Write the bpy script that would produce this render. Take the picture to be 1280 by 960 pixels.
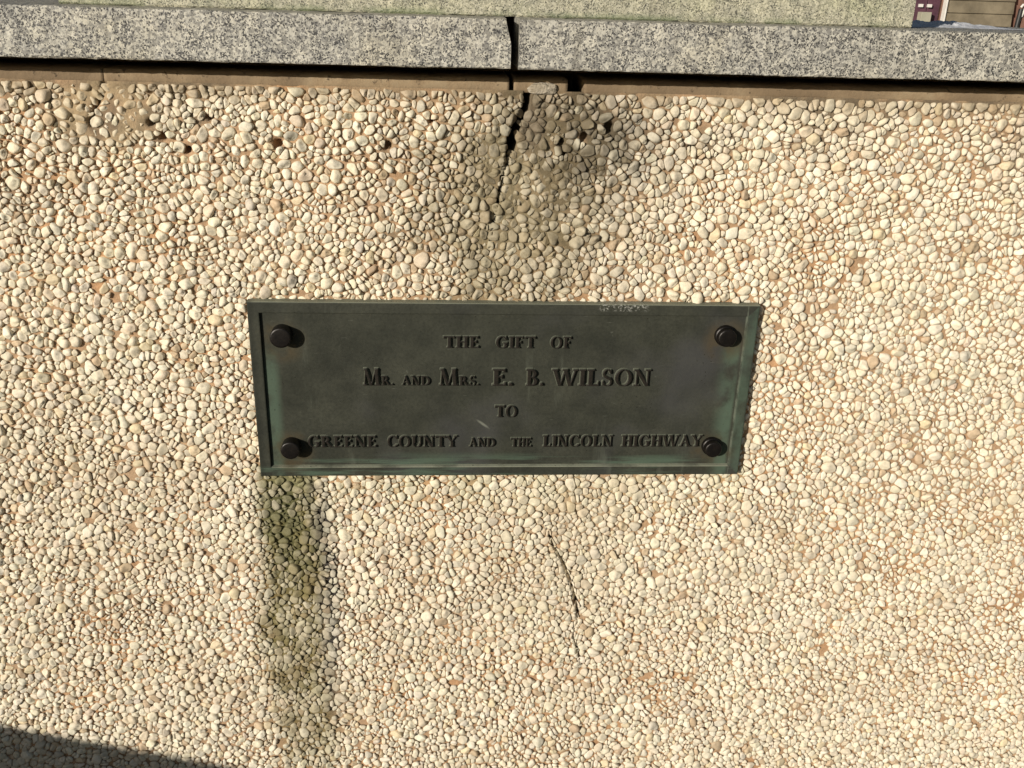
import bpy, bmesh, math, random
import numpy as np
from mathutils import Vector

for o in list(bpy.data.objects):
    bpy.data.objects.remove(o, do_unlink=True)
scene = bpy.context.scene
COL = scene.collection
rng = np.random.default_rng(11)
random.seed(5)

# ------------------------------------------------------------------ camera
cam = bpy.data.cameras.new('camera')
cam.sensor_fit = 'HORIZONTAL'; cam.sensor_width = 36.0; cam.lens = 36.0 * 1180 / 1280
cam.clip_start = 0.02; cam.clip_end = 3000
camo = bpy.data.objects.new('camera', cam); COL.objects.link(camo)
camo.location = (-0.05333, -0.81205, 0.34447)
camo.rotation_euler = (1.17608, -0.0282, -0.06155)
scene.camera = camo

# ------------------------------------------------------------------ sky, sun, exposure
LIGHT = Vector((0.90, 1.0, -0.375)).normalized()          # direction the sunlight travels
SUN_EL = math.asin(-LIGHT.z)
SUN_ROT = math.atan2(-LIGHT.x, -LIGHT.y)
world = bpy.data.worlds.new('World'); scene.world = world; world.use_nodes = True
wn = world.node_tree.nodes; wl = world.node_tree.links
bg = wn['Background']
sky = wn.new('ShaderNodeTexSky'); sky.sky_type = 'NISHITA'; sky.sun_disc = False
sky.sun_elevation = SUN_EL; sky.sun_rotation = SUN_ROT
wl.new(sky.outputs[0], bg.inputs[0]); bg.inputs[1].default_value = 0.05
sun = bpy.data.lights.new('sun', 'SUN'); sun.energy = 5.0; sun.angle = math.radians(0.53); sun.color = (1.0, 0.93, 0.82)
suno = bpy.data.objects.new('sun', sun); COL.objects.link(suno)
suno.rotation_euler = LIGHT.to_track_quat('-Z', 'Y').to_euler()
suno.location = (-6, -7, 4)
scene.view_settings.view_transform = 'Standard'; scene.view_settings.look = 'None'
scene.view_settings.gamma = 1.0; scene.view_settings.exposure = -0.05
scene.view_settings.use_curve_mapping = False

# ------------------------------------------------------------------ helpers
def tag(o, label=None, cat=None, group=None, kind=None):
    if label: o['label'] = label
    if cat: o['category'] = cat
    if group: o['group'] = group
    if kind: o['kind'] = kind
    return o

def empty(name, loc=(0, 0, 0)):
    o = bpy.data.objects.new(name, None); o.location = loc; o.empty_display_size = 0.05
    COL.objects.link(o); return o

def link_mesh(name, me, parent=None, mat=None):
    o = bpy.data.objects.new(name, me); COL.objects.link(o)
    if parent:
        o.parent = parent; o.matrix_parent_inverse.identity()
        if parent.type == 'EMPTY': o.location = (0, 0, 0)
    if mat and not me.materials: me.materials.append(mat)
    return o

def mesh_np(name, V, F, smooth=True, cols=None):
    """V (n,3) array; F (m,4) or (m,3) int array, or list of arrays."""
    me = bpy.data.meshes.new(name)
    Fl = F if isinstance(F, list) else [F]
    V = np.asarray(V, np.float32)
    me.vertices.add(len(V)); me.vertices.foreach_set('co', V.ravel())
    nl = sum(f.size for f in Fl); npoly = sum(len(f) for f in Fl)
    me.loops.add(nl); me.polygons.add(npoly)
    me.loops.foreach_set('vertex_index', np.concatenate([f.ravel() for f in Fl]).astype(np.int32))
    tot = np.concatenate([np.full(len(f), f.shape[1], np.int32) for f in Fl])
    st = np.concatenate([[0], np.cumsum(tot)[:-1]]).astype(np.int32)
    me.polygons.foreach_set('loop_start', st)
    me.polygons.foreach_set('use_smooth', np.full(npoly, smooth, bool))
    me.update(calc_edges=True); me.validate()
    if cols is not None:
        a = me.color_attributes.new('Col', 'FLOAT_COLOR', 'POINT')
        c = np.ones((len(V), 4), np.float32); c[:, :3] = cols
        a.data.foreach_set('color', c.ravel())
    return me

def box_mesh(name, x0, x1, y0, y1, z0, z1, bevel=0.0, seg=2):
    bm = bmesh.new()
    vs = [bm.verts.new((x, y, z)) for x in (x0, x1) for y in (y0, y1) for z in (z0, z1)]
    for f in ((0, 1, 3, 2), (4, 6, 7, 5), (0, 4, 5, 1), (2, 3, 7, 6), (0, 2, 6, 4), (1, 5, 7, 3)):
        bm.faces.new([vs[i] for i in f])
    bmesh.ops.recalc_face_normals(bm, faces=bm.faces)
    if bevel:
        bmesh.ops.bevel(bm, geom=list(bm.edges), offset=bevel, segments=seg, affect='EDGES', profile=0.5)
    me = bpy.data.meshes.new(name); bm.to_mesh(me); bm.free()
    return me

def hash2(ix, iz, seed):
    h = (ix.astype(np.int64) * 374761393 + iz.astype(np.int64) * 668265263 + seed * 974711) & 0x7fffffff
    h = ((h ^ (h >> 13)) * 1274126177) & 0x7fffffff
    h = h ^ (h >> 16)
    return (h & 0xffff) / 65535.0

def vnoise(x, z, scale, seed=0):
    """smooth value noise in 0..1, feature size = scale (metres)"""
    u = np.asarray(x) / scale; v = np.asarray(z) / scale
    i = np.floor(u); j = np.floor(v); fu = u - i; fv = v - j
    fu = fu * fu * (3 - 2 * fu); fv = fv * fv * (3 - 2 * fv)
    a = hash2(i, j, seed); b = hash2(i + 1, j, seed); c = hash2(i, j + 1, seed); d = hash2(i + 1, j + 1, seed)
    return (a * (1 - fu) + b * fu) * (1 - fv) + (c * (1 - fu) + d * fu) * fv

def fbm(x, z, scale, seed=0, n=3):
    s = 0; w = 0; a = 1.0
    for k in range(n):
        s = s + a * vnoise(x, z, scale / 2 ** k, seed + 17 * k); w += a; a *= 0.55
    return s / w

def sstep(a, b, x):
    t = np.clip((x - a) / (b - a), 0, 1); return t * t * (3 - 2 * t)

def poly_dist(x, z, pts):
    """distance to a polyline and position 0..1 along it"""
    best = np.full(np.shape(x), 1e9); pos = np.zeros(np.shape(x))
    n = len(pts) - 1
    for k in range(n):
        ax, az = pts[k]; bx, bz = pts[k + 1]
        dx, dz = bx - ax, bz - az
        t = np.clip(((x - ax) * dx + (z - az) * dz) / (dx * dx + dz * dz), 0, 1)
        d = np.hypot(x - ax - t * dx, z - az - t * dz)
        m = d < best
        best = np.where(m, d, best); pos = np.where(m, (k + t) / n, pos)
    return best, pos

# node material helpers
class M:
    def __init__(s, name):
        s.mat = bpy.data.materials.new(name); s.mat.use_nodes = True
        s.nt = s.mat.node_tree; s.n = s.nt.nodes; s.l = s.nt.links
        s.p = s.n['Principled BSDF']
    def node(s, t, **kw):
        nd = s.n.new(t)
        for k, v in kw.items(): setattr(nd, k, v)
        return nd
    def set(s, nd, **kw):
        for k, v in kw.items(): nd.inputs[k].default_value = v
    def coords(s): return s.node('ShaderNodeTexCoord').outputs['Object']
    def noise(s, vec, scale, detail=4, rough=0.55):
        nd = s.node('ShaderNodeTexNoise'); nd.inputs['Scale'].default_value = scale
        nd.inputs['Detail'].default_value = detail; nd.inputs['Roughness'].default_value = rough
        s.l.new(vec, nd.inputs['Vector']); return nd.outputs['Fac']
    def voro(s, vec, scale, feature='F1'):
        nd = s.node('ShaderNodeTexVoronoi'); nd.feature = feature; nd.inputs['Scale'].default_value = scale
        s.l.new(vec, nd.inputs['Vector']); return nd
    def ramp(s, fac, stops, interp='LINEAR'):
        nd = s.node('ShaderNodeValToRGB'); r = nd.color_ramp; r.interpolation = interp
        while len(r.elements) < len(stops): r.elements.new(0.5)
        for e, (p, c) in zip(r.elements, stops):
            e.position = p; e.color = (*c, 1) if len(c) == 3 else c
        s.l.new(fac, nd.inputs[0]); return nd.outputs[0]
    def mix(s, fac, a, b, mode='MIX'):
        nd = s.node('ShaderNodeMix'); nd.data_type = 'RGBA'; nd.blend_type = mode
        for sock, v in ((nd.inputs[0], fac), (nd.inputs[6], a), (nd.inputs[7], b)):
            if isinstance(v, (int, float)): sock.default_value = v
            elif isinstance(v, tuple): sock.default_value = (*v, 1) if len(v) == 3 else v
            else: s.l.new(v, sock)
        return nd.outputs[2]
    def math(s, op, a, b=None, c=None, clamp=False):
        nd = s.node('ShaderNodeMath'); nd.operation = op; nd.use_clamp = clamp
        for k, v in enumerate((a, b, c)):
            if v is None: continue
            if isinstance(v, (int, float)): nd.inputs[k].default_value = v
            else: s.l.new(v, nd.inputs[k])
        return nd.outputs[0]
    def maprange(s, v, a, b, lo=0.0, hi=1.0):
        nd = s.node('ShaderNodeMapRange'); nd.interpolation_type = 'SMOOTHSTEP'
        s.l.new(v, nd.inputs[0])
        for k, q in zip((1, 2, 3, 4), (a, b, lo, hi)): nd.inputs[k].default_value = q
        return nd.outputs[0]
    def bump(s, h, strength, dist):
        nd = s.node('ShaderNodeBump'); nd.inputs['Strength'].default_value = strength
        nd.inputs['Distance'].default_value = dist
        s.l.new(h, nd.inputs['Height']); s.l.new(nd.outputs[0], s.p.inputs['Normal'])
    def color(s, c):
        if isinstance(c, tuple): s.p.inputs['Base Color'].default_value = (*c, 1)
        else: s.l.new(c, s.p.inputs['Base Color'])
        return s
    def rough(s, r):
        if isinstance(r, (int, float)): s.p.inputs['Roughness'].default_value = r
        else: s.l.new(r, s.p.inputs['Roughness'])
        return s
    def xyz(s, vec):
        nd = s.node('ShaderNodeSeparateXYZ'); s.l.new(vec, nd.inputs[0]); return nd.outputs

def mat_simple(name, c1, c2, scale, rough=0.8, bump=0.0, bdist=0.001):
    m = M(name); co = m.coords(); n = m.noise(co, scale, 5, 0.6)
    m.color(m.ramp(n, [(0.3, c1), (0.7, c2)])).rough(rough)
    if bump: m.bump(m.noise(co, scale * 3, 4), bump, bdist)
    return m.mat

# pebbles: colour comes with each stone, fine grain from noise
m = M('pebble_stone'); co = m.coords()
at = m.node('ShaderNodeAttribute'); at.attribute_name = 'Col'
g = m.ramp(m.noise(co, 420, 4, 0.65), [(0.25, (0.84, 0.82, 0.78)), (0.75, (1.10, 1.10, 1.10))])
m.color(m.mix(1.0, at.outputs['Color'], g, 'MULTIPLY')).rough(0.72)
m.p.inputs['Specular IOR Level'].default_value = 0.35
m.bump(m.noise(co, 700, 3, 0.6), 0.35, 0.0006)
PEB = m.mat

m = M('wall_mortar'); co = m.coords()
at = m.node('ShaderNodeAttribute'); at.attribute_name = 'Col'
g = m.ramp(m.noise(co, 300, 5, 0.7), [(0.25, (0.66, 0.64, 0.62)), (0.75, (1.25, 1.22, 1.2))])
m.color(m.mix(1.0, at.outputs['Color'], g, 'MULTIPLY')).rough(0.92)
m.bump(m.noise(co, 600, 5, 0.7), 0.7, 0.0012)
MORT = m.mat

def granite(name, light, mid, dark, cell, tint, darkcut=0.24, rough=0.62):
    m = M(name); co = m.coords()
    warp = m.node('ShaderNodeTexNoise'); warp.inputs['Scale'].default_value = cell * 0.9; warp.inputs['Detail'].default_value = 3
    m.l.new(co, warp.inputs['Vector'])
    add = m.node('ShaderNodeVectorMath'); add.operation = 'MULTIPLY_ADD'
    m.l.new(warp.outputs['Color'], add.inputs[0]); add.inputs[1].default_value = (1.2 / cell,) * 3; m.l.new(co, add.inputs[2])
    v = add.outputs[0]
    a = m.voro(v, cell); sp = m.node('ShaderNodeSeparateColor'); m.l.new(a.outputs['Color'], sp.inputs[0])
    base = m.ramp(sp.outputs[0], [(0.0, mid), (0.35, mid), (0.55, light), (1.0, tuple(min(1, q * 1.22) for q in light))])
    b = m.voro(v, cell * 1.7); sb = m.node('ShaderNodeSeparateColor'); m.l.new(b.outputs['Color'], sb.inputs[0])
    clus = m.noise(co, cell * 0.16, 3, 0.6)
    thr = m.math('MULTIPLY', m.maprange(clus, 0.35, 0.65, 0.35, 1.7), darkcut)
    isd = m.math('LESS_THAN', sb.outputs[1], thr)
    c = m.mix(isd, base, m.ramp(sb.outputs[2], [(0, dark), (0.55, dark), (1, tuple(q * 2.6 for q in dark))]))
    # a few large pale feldspar crystals
    f = m.voro(v, cell * 0.35); sf = m.node('ShaderNodeSeparateColor'); m.l.new(f.outputs['Color'], sf.inputs[0])
    big = m.math('MULTIPLY', m.math('GREATER_THAN', sf.outputs[0], 0.86), m.math('LESS_THAN', f.outputs['Distance'], 0.42))
    c = m.mix(m.math('MULTIPLY', big, 0.75), c, tuple(min(1, q * 1.1) for q in light))
    t = m.noise(co, 14, 4, 0.6)
    c = m.mix(m.maprange(t, 0.45, 0.72, 0.0, 0.45), c, m.mix(1.0, c, tint, 'MULTIPLY'))
    soft = m.noise(co, 75, 3, .6)                      # soft light and dark clouds in the stone
    c = m.mix(1.0, c, m.ramp(soft, [(.3, (.80, .81, .83)), (.7, (1.16, 1.15, 1.12))]), 'MULTIPLY')
    run = m.node('ShaderNodeMapping'); run.inputs['Scale'].default_value = (38, 38, 5); m.l.new(co, run.inputs[0])
    c = m.mix(m.maprange(m.noise(run.outputs[0], 1.0, 4, .6), .55, .75, 0, .42), c, (.16, .145, .115))   # water marks
    m.color(c)
    m.rough(m.maprange(sp.outputs[1], 0.0, 1.0, rough - 0.25, rough + 0.2))
    m.bump(m.noise(co, cell * 1.3, 4, 0.7), 0.55, 0.0012)
    return m
GRAN = granite('grey_granite', (0.45, 0.43, 0.37), (0.25, 0.24, 0.215), (0.050, 0.049, 0.047), 600, (0.88, 0.83, 0.68)).mat
mg = granite('yellowish_granite', (0.43, 0.41, 0.315), (0.30, 0.29, 0.215), (0.07, 0.07, 0.056), 800, (0.84, 0.92, 0.72), 0.17, 0.75)
z = mg.xyz(mg.coords())[2]                      # green algae along its foot
lk = mg.p.inputs['Base Color'].links[0].from_socket
foot = mg.math('MULTIPLY', mg.maprange(z, 0.3245, 0.3315, 1.0, 0.0), mg.maprange(mg.noise(mg.coords(), 26, 4), 0.38, 0.6))
mg.color(mg.mix(mg.math('MULTIPLY', foot, 0.65), lk, (0.13, 0.17, 0.08)))
GRAN2 = mg.mat

# ------------------------------------------------------------------ ground and pavement
GZ = -0.66
g = box_mesh('ground', -400, 400, -400, 400, GZ - 0.5, GZ - 0.12)
tag(link_mesh('ground', g, mat=mat_simple('winter_ground', (0.09, 0.085, 0.05), (0.16, 0.14, 0.09), 3)), kind='structure')
p = box_mesh('pavement', -6, 6, -5, 1.6, GZ - 0.2, GZ, 0.01)
tag(link_mesh('pavement', p, mat=mat_simple('pavement_concrete', (0.10, 0.097, 0.09), (0.16, 0.155, 0.14), 30, 0.9, 0.4)), kind='structure')
p = box_mesh('road', -60, 60, 4.0, 11.5, GZ - 0.3, GZ - 0.112)
tag(link_mesh('road', p, mat=mat_simple('road_asphalt', (0.04, 0.04, 0.042), (0.065, 0.064, 0.062), 60, 0.9, 0.4, 0.003)), kind='structure')

# ------------------------------------------------------------------ the pebble-dash wall
WX = 0.96                 # half length of the wall
ZT = 0.2685               # top of the pebble field
wall = tag(empty('pebble_dash_wall', (0, 0, GZ)), 'cream pebble-dash wall topped by jointed grey granite coping', 'wall')
WOFF = Vector((0, 0, -GZ))
def wpart(name, me, mat=None, parent=wall):
    o = link_mesh(name, me, parent, mat)
    if parent is wall: o.location = WOFF
    return o

CRACK = [(.0121, .2681), (.0099, .2546), (.0037, .2416), (-.0012, .2217), (-.0061, .2015), (-.0091, .1844), (-.0134, .160), (-.0171, .1351)]
def crack_hw(t): return np.interp(t, [0, .14, .30, .42, .55, .8, 1], [.0018, .0022, .0034, .0034, .0010, .0004, .0001])
CRACK2 = [(.045, -.146), (.0517, -.1694), (.0641, -.1913), (.0737, -.2176), (.0809, -.2425), (.0828, -.2627), (.0789, -.283), (.0871, -.3092), (.0906, -.3252)]
def crack2_hw(t): return np.interp(t, [0, .2, .35, .6, .7, .85, 1], [.0003, .0011, .0018, .0010, .0003, .0009, .0003])
CRACK3 = [(-.3299, .266), (-.334, .256), (-.3405, .248), (-.3435, .236)]
PITS = np.array([(-.3435, .2358, 4.5), (-.3403, .2269, 2.6), (-.2969, .2367, 3.4), (-.305, .2225, 4.2), (-.2885, .226, 4.2), (-.352, .2513, 3), (-.2488, .2428, 3.4),
        (-.2256, .2259, 4), (-.1953, .2213, 4), (-.1537, .2234, 3.2), (-.1053, .2217, 4), (-.18, .2018, 2.6), (.0446, .2192, 5), (.0823, .2399, 4.5), (.0408, .2272, 3.5),
        (.1153, .2372, 3), (.1545, .2247, 3), (-.1362, .2483, 2.6), (-.3578, .0583, 2.6), (-.0672, .2433, 3), (.4411, -.065, 2.2), (-.4249, .1398, 3), (-.1645, .2054, 3),
        (.062, .232, 4), (.094, .222, 3), (-.395, .212, 3), (-.27, .215, 3), (-.085, .118, 2.5), (.22, .17, 2.6), (.31, .215, 2.6), (-.455, .03, 2.6), (-.30, .02, 2.6)])
PITS = PITS[[0, 2, 4, 6, 8, 10, 12, 13, 14, 16, 19, 20, 23, 26, 29]]
PITS[:, 2] *= .00062
PW, PH = .230, .0866       # plaque half size

def stain(x, z):
    """list of (strength, colour): dirt that lies on the wall"""
    out = []
    n1 = fbm(x, z, .03, 3); n2 = fbm(x, z, .012, 8); n3 = fbm(x, z, .09, 21)
    # broad warm rust / sand tone
    out.append((.22 * sstep(.48, .72, n3), (.48, .385, .265)))
    # brown grime just under the band
    out.append((.75 * sstep(.250, .2665, z) * sstep(.25, .55, n1), (.33, .25, .155)))
    # run-off below the bolt at the plaque's lower corner
    xc = np.interp(z, [-.48, -.40, -.26, -.18, -.09], [-.202, -.204, -.214, -.207, -.208])
    hw = np.interp(z, [-.48, -.30, -.2, -.09], [.030, .036, .034, .027])
    xr = (x - xc + .010 * (n1 - .5)) / hw
    s = np.exp(-np.abs(xr) ** 5) * np.interp(z, [-.50, -.44, -.36, -.27, -.20, -.09], [.30, .45, .58, .76, .92, .98]) * (z < -.08)
    out.append((s * (.70 + .45 * sstep(.3, .65, n1)), (.165, .140, .048), 1.22, 1.45))
    out.append((s * sstep(-.26, -.14, z) * .60 * sstep(.25, .60, n2 + .15 * (xr < .1)), (.070, .082, .034), 1.0, 1.2))
    out.append((s * .55 * sstep(.5, .7, n1) * sstep(-.16, -.24, z), (.20, .13, .07), .9, 1.0))
    xe = np.interp(z, [-.40, -.30, -.18, -.14, -.09], [-.178, -.176, -.171, -.175, -.184])
    e = np.exp(-((x - xe - .014 * (n1 - .5)) / .0095) ** 2) * np.interp(z, [-.40, -.33, -.2, -.08], [0, .75, 1, 1]) * (z < -.08)
    out.append((e * sstep(.15, .5, n2) * 1.2, (.045, .038, .033), .45, 1.3))
    # faint green-yellow below the plaque
    out.append((.30 * np.exp(-((z + .10) / .03) ** 2) * (np.abs(x) < .24) * sstep(.35, .6, n1), (.42, .40, .22)))
    # soot and damp right of the crack, thinning out towards the plaque
    wx = x + .075 * (n1 - .5) + .035 * (n2 - .5); wz = z + .06 * (fbm(x, z, .035, 55) - .5)
    d = np.hypot((wx - .050) / .088, (wz - .230) / .042)
    out.append((1.0 * sstep(1.35, .30, d) * sstep(.30, .55, .5 * n1 + .5 * n2), (.050, .041, .030), 1.1, 1.3))
    d = np.hypot((wx - .030) / .100, (wz - .180) / .105)
    out.append((.85 * sstep(1.5, .15, d) * (.40 + .65 * sstep(.3, .65, n2)), (.155, .122, .068), 1.05, 1.35))
    d = np.hypot((wx + .010) / .075, (wz - .16) / .12)
    out.append((.60 * sstep(1.2, .3, d), (.25, .21, .125), 1.0, 1.1))
    d = np.hypot((x - .016) / .014, (z - .243) / .026)
    out.append((.95 * sstep(1.4, .5, d), (.14, .11, .072)))
    # darker joints along the upper wall
    out.append((.85 * sstep(.10, .22, z) * sstep(.45, .62, n3) * sstep(.3, .6, n2), (.15, .12, .08), .10, 1.0))
    # thin smear of mortar by the small crack
    d = np.hypot((x + .335) / .040, (z - .243) / .034)
    out.append((.70 * sstep(1.2, .5, d) * sstep(.25, .5, n1), (.42, .33, .20)))
    # worn dusty area at the lower crack
    d = np.hypot((x - .05) / .11, (z + .20) / .13)
    out.append((.30 * sstep(1.2, .3, d), (.45, .385, .27)))
    return out

def apply_stain(c, x, z, on_stone=True, take=1.0):
    c = np.array(c, float)
    for s, q, *w in stain(x, z):
        if w: s = s * w[0 if on_stone else 1]
        s = np.clip(s * take, 0, 1)[:, None]
        c = c * (1 - s) + np.array(q)[None] * s
    return c

def relief(x, z):          # how proud the stones stand here (0.7 .. 1.35)
    r = .60 + .48 * fbm(x, z, .16, 31) + .34 * sstep(-.15, .20, z) * sstep(.25, -.15, x)
    d = np.hypot((x - .03) / .10, (z + .19) / .16)
    return r - .22 * sstep(1.3, .4, d)

# --- scatter the stones: big ones first, then what fits between
X0, X1, Z0, Z1 = -WX + .006, WX - .006, GZ + .02, ZT - .0035
cellsz = .0180
grid = {}
PX = []; PZ = []; PA = []; PB = []; PT = []
def try_put(x, z, a, b, t, k):
    gx = int(x // cellsz); gz = int(z // cellsz)
    ct, st = math.cos(t), math.sin(t)
    for i in (gx - 1, gx, gx + 1):
        for j in (gz - 1, gz, gz + 1):
            for q in grid.get((i, j), ()):
                dx = PX[q] - x; dz = PZ[q] - z
                d2 = dx * dx + dz * dz
                if d2 > .00036: continue
                if d2 < 4e-6: return False
                d = math.sqrt(d2); ux = dx / d; uz = dz / d
                c1 = (ux * ct + uz * st) / a; s1 = (uz * ct - ux * st) / b
                r1 = 1 / math.sqrt(c1 * c1 + s1 * s1)
                cq, sq = math.cos(PT[q]), math.sin(PT[q])
                c2 = (ux * cq + uz * sq) / PA[q]; s2 = (uz * cq - ux * sq) / PB[q]
                r2 = 1 / math.sqrt(c2 * c2 + s2 * s2)
                if d < k * (r1 + r2): return False
    grid.setdefault((gx, gz), []).append(len(PX))
    PX.append(x); PZ.append(z); PA.append(a); PB.append(b); PT.append(t)
    return True
area = (X1 - X0) * (Z1 - Z0)
for (r0, r1, dens, k) in ((.0058, .0068, 1500, .88), (.0046, .0058, 10500, .84), (.0036, .0047, 34000, .79), (.0027, .0038, 78000, .76), (.0019, .0027, 70000, .77)):
    n = int(dens * area)
    xs = rng.uniform(X0, X1, n); zs = rng.uniform(Z0, Z1, n); rr = rng.uniform(r0, r1, n)
    asp = 1.08 + np.abs(rng.normal(0, .80, n)); asp = np.clip(asp, 1, 2.7); th = rng.uniform(0, math.pi, n)
    for q in range(n):
        x, z_ = xs[q], zs[q]
        if abs(x) < PW - .012 and abs(z_) < PH - .012: continue
        s = math.sqrt(asp[q])
        try_put(x, z_, rr[q] * s, rr[q] / s, th[q], k)
PX = np.array(PX); PZ = np.array(PZ); PA = np.array(PA); PB = np.array(PB); PT = np.array(PT)
# many stones are broken chips: split about half of the larger ones along a random line
req = np.sqrt(PA * PB)
spl = (req > .0034) & (rng.random(len(PX)) < np.where(req > .0053, .85, .52)) & (PA / PB < 1.75)
qi = np.nonzero(spl)[0]; ch = PT[qi] + rng.normal(0, .55, len(qi))
wdt = 1 / np.sqrt((np.cos(ch + math.pi / 2 - PT[qi]) / PA[qi]) ** 2 + (np.sin(ch + math.pi / 2 - PT[qi]) / PB[qi]) ** 2)
lgt = 1 / np.sqrt((np.cos(ch - PT[qi]) / PA[qi]) ** 2 + (np.sin(ch - PT[qi]) / PB[qi]) ** 2)
f_ = rng.uniform(.38, .62, len(qi))                      # share of the first half
nxp = np.cos(ch + math.pi / 2); nzp = np.sin(ch + math.pi / 2)
x1 = PX[qi] - nxp * wdt * (1 - f_); z1_ = PZ[qi] - nzp * wdt * (1 - f_)
x2 = PX[qi] + nxp * wdt * f_; z2_ = PZ[qi] + nzp * wdt * f_
PX[qi] = x1; PZ[qi] = z1_; PA[qi] = lgt; PB[qi] = wdt * f_; PT[qi] = ch
PX = np.concatenate([PX, x2]); PZ = np.concatenate([PZ, z2_]); PA = np.concatenate([PA, lgt]); PB = np.concatenate([PB, wdt * (1 - f_)]); PT = np.concatenate([PT, ch])
N = len(PX)
# drop stones inside the wide part of the crack and in the pits
dc, tc = poly_dist(PX, PZ, CRACK)
keep = ~(dc < crack_hw(tc) * .55)
for (x, z_, r) in PITS:
    keep &= ~(np.hypot(PX - x, PZ - z_) < r + .0008)
keep &= ~((fbm(PX, PZ, .05, 77) > .66) & (rng.random(N) < .05))
# ------- neighbour cells: straight contact lines between stones, rounded by each stone's own ellipse
def ell(a, b, t, phi):
    return 1 / np.sqrt((np.cos(phi - t) / a) ** 2 + (np.sin(phi - t) / b) ** 2)
bs = .0125
gx = np.floor((PX - X0) / bs).astype(int) + 2; gz = np.floor((PZ - Z0) / bs).astype(int) + 2
GX = gx.max() + 3; GZn = gz.max() + 3
order = np.lexsort((gz, gx)); cid = gx * GZn + gz
cnt = np.bincount(cid, minlength=GX * GZn); mx = cnt.max()
tab = np.full((GX * GZn, mx), -1, int)
fill = np.zeros(GX * GZn, int)
for q in range(N):
    c = cid[q]; tab[c, fill[c]] = q; fill[c] += 1
offs = np.array([i * GZn + j for i in range(-2, 3) for j in range(-2, 3)])
NA = 12
ANG = np.arange(NA) * 2 * math.pi / NA
RAD = np.zeros((N, NA)); ROT = rng.uniform(0, 2 * math.pi, N)
gapw = .00010 + .00075 * fbm(PX, PZ, .07, 41) ** 2 * rng.uniform(.4, 1.6, N)
for s in range(0, N, 3000):
    e = min(N, s + 3000); I = np.arange(s, e)
    cand = tab[cid[I][:, None] + offs[None]].reshape(e - s, -1)
    ok = (cand >= 0) & (cand != I[:, None])
    cj = np.where(ok, cand, 0)
    dx = PX[cj] - PX[I][:, None]; dz = PZ[cj] - PZ[I][:, None]
    d = np.where(ok, np.hypot(dx, dz), 1.0)
    # keep the 26 nearest
    sel = np.argpartition(d, 26, axis=1)[:, :26]
    d = np.take_along_axis(d, sel, 1); cj = np.take_along_axis(cj, sel, 1)
    dx = np.take_along_axis(dx, sel, 1); dz = np.take_along_axis(dz, sel, 1)
    phi = np.arctan2(dz, dx)
    ri = ell(PA[I][:, None], PB[I][:, None], PT[I][:, None], phi); rj = ell(PA[cj], PB[cj], PT[cj], phi)
    pl = d * ri / (ri + rj) - gapw[I][:, None]
    th = ROT[I][:, None] + ANG[None]
    cs = np.cos(th[:, :, None] - phi[:, None, :])
    r = np.where(cs > .08, pl[:, None, :] / np.maximum(cs, .08), 1.0).min(axis=2)
    r = np.maximum(r, .0006)
    re = 1.48 * ell(PA[I][:, None], PB[I][:, None], PT[I][:, None], th)
    RAD[I] = (r ** -11 + re ** -11) ** (-1 / 11)
RAD = np.maximum(RAD, .0007)
RAD = .90 * RAD + .05 * (np.roll(RAD, 1, 1) + np.roll(RAD, -1, 1))

RS = np.array([0, .45, .78, .97, 1.02])
HS = np.array([1.0, .97, .83, .24, -.75])
prot = rng.normal(0, .00062, N)
rmean = RAD.mean(1)
relN = relief(PX, PZ)
Hh = np.clip(rmean * rng.uniform(.50, .80, N), .0009, .0037) * relN
tilt = rng.normal(0, .40, (N, 2))
fac = rng.normal(0, .95, (N, 3, 2)); facc = rng.uniform(.55, .98, (N, 3))
smear = .70 * sstep(1.25, .5, np.hypot((PX + .335) / .040, (PZ - .243) / .034)) + .45 * sstep(1.2, .3, np.hypot((PX - .01) / .05, (PZ - .19) / .09))
prot = prot - .0010 * smear + .0005 * (fbm(PX, PZ, .2, 61) - .5)
# per stone colour
u = rng.random(N)
base = np.empty((N, 3)); base[:] = (.705, .645, .525)
def pal(lo, hi, c): base[(u >= lo) & (u < hi)] = c
pal(.0, .24, (.75, .705, .60)); pal(.24, .33, (.69, .60, .48)); pal(.33, .37, (.68, .585, .42)); pal(.37, .42, (.60, .56, .48)); pal(.42, .455, (.52, .41, .29)); pal(.455, .56, (.72, .665, .55))
base *= np.array([1.0, .985, .945]); base *= rng.normal(1, .06, (N, 1)); base *= rng.normal(1, .010, (N, 3))
edge_pl = (np.abs(PX) < PW + .002) & (np.abs(PZ) < PH + .002)      # stones partly behind the plaque stay low
prot[edge_pl] -= .0016

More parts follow.
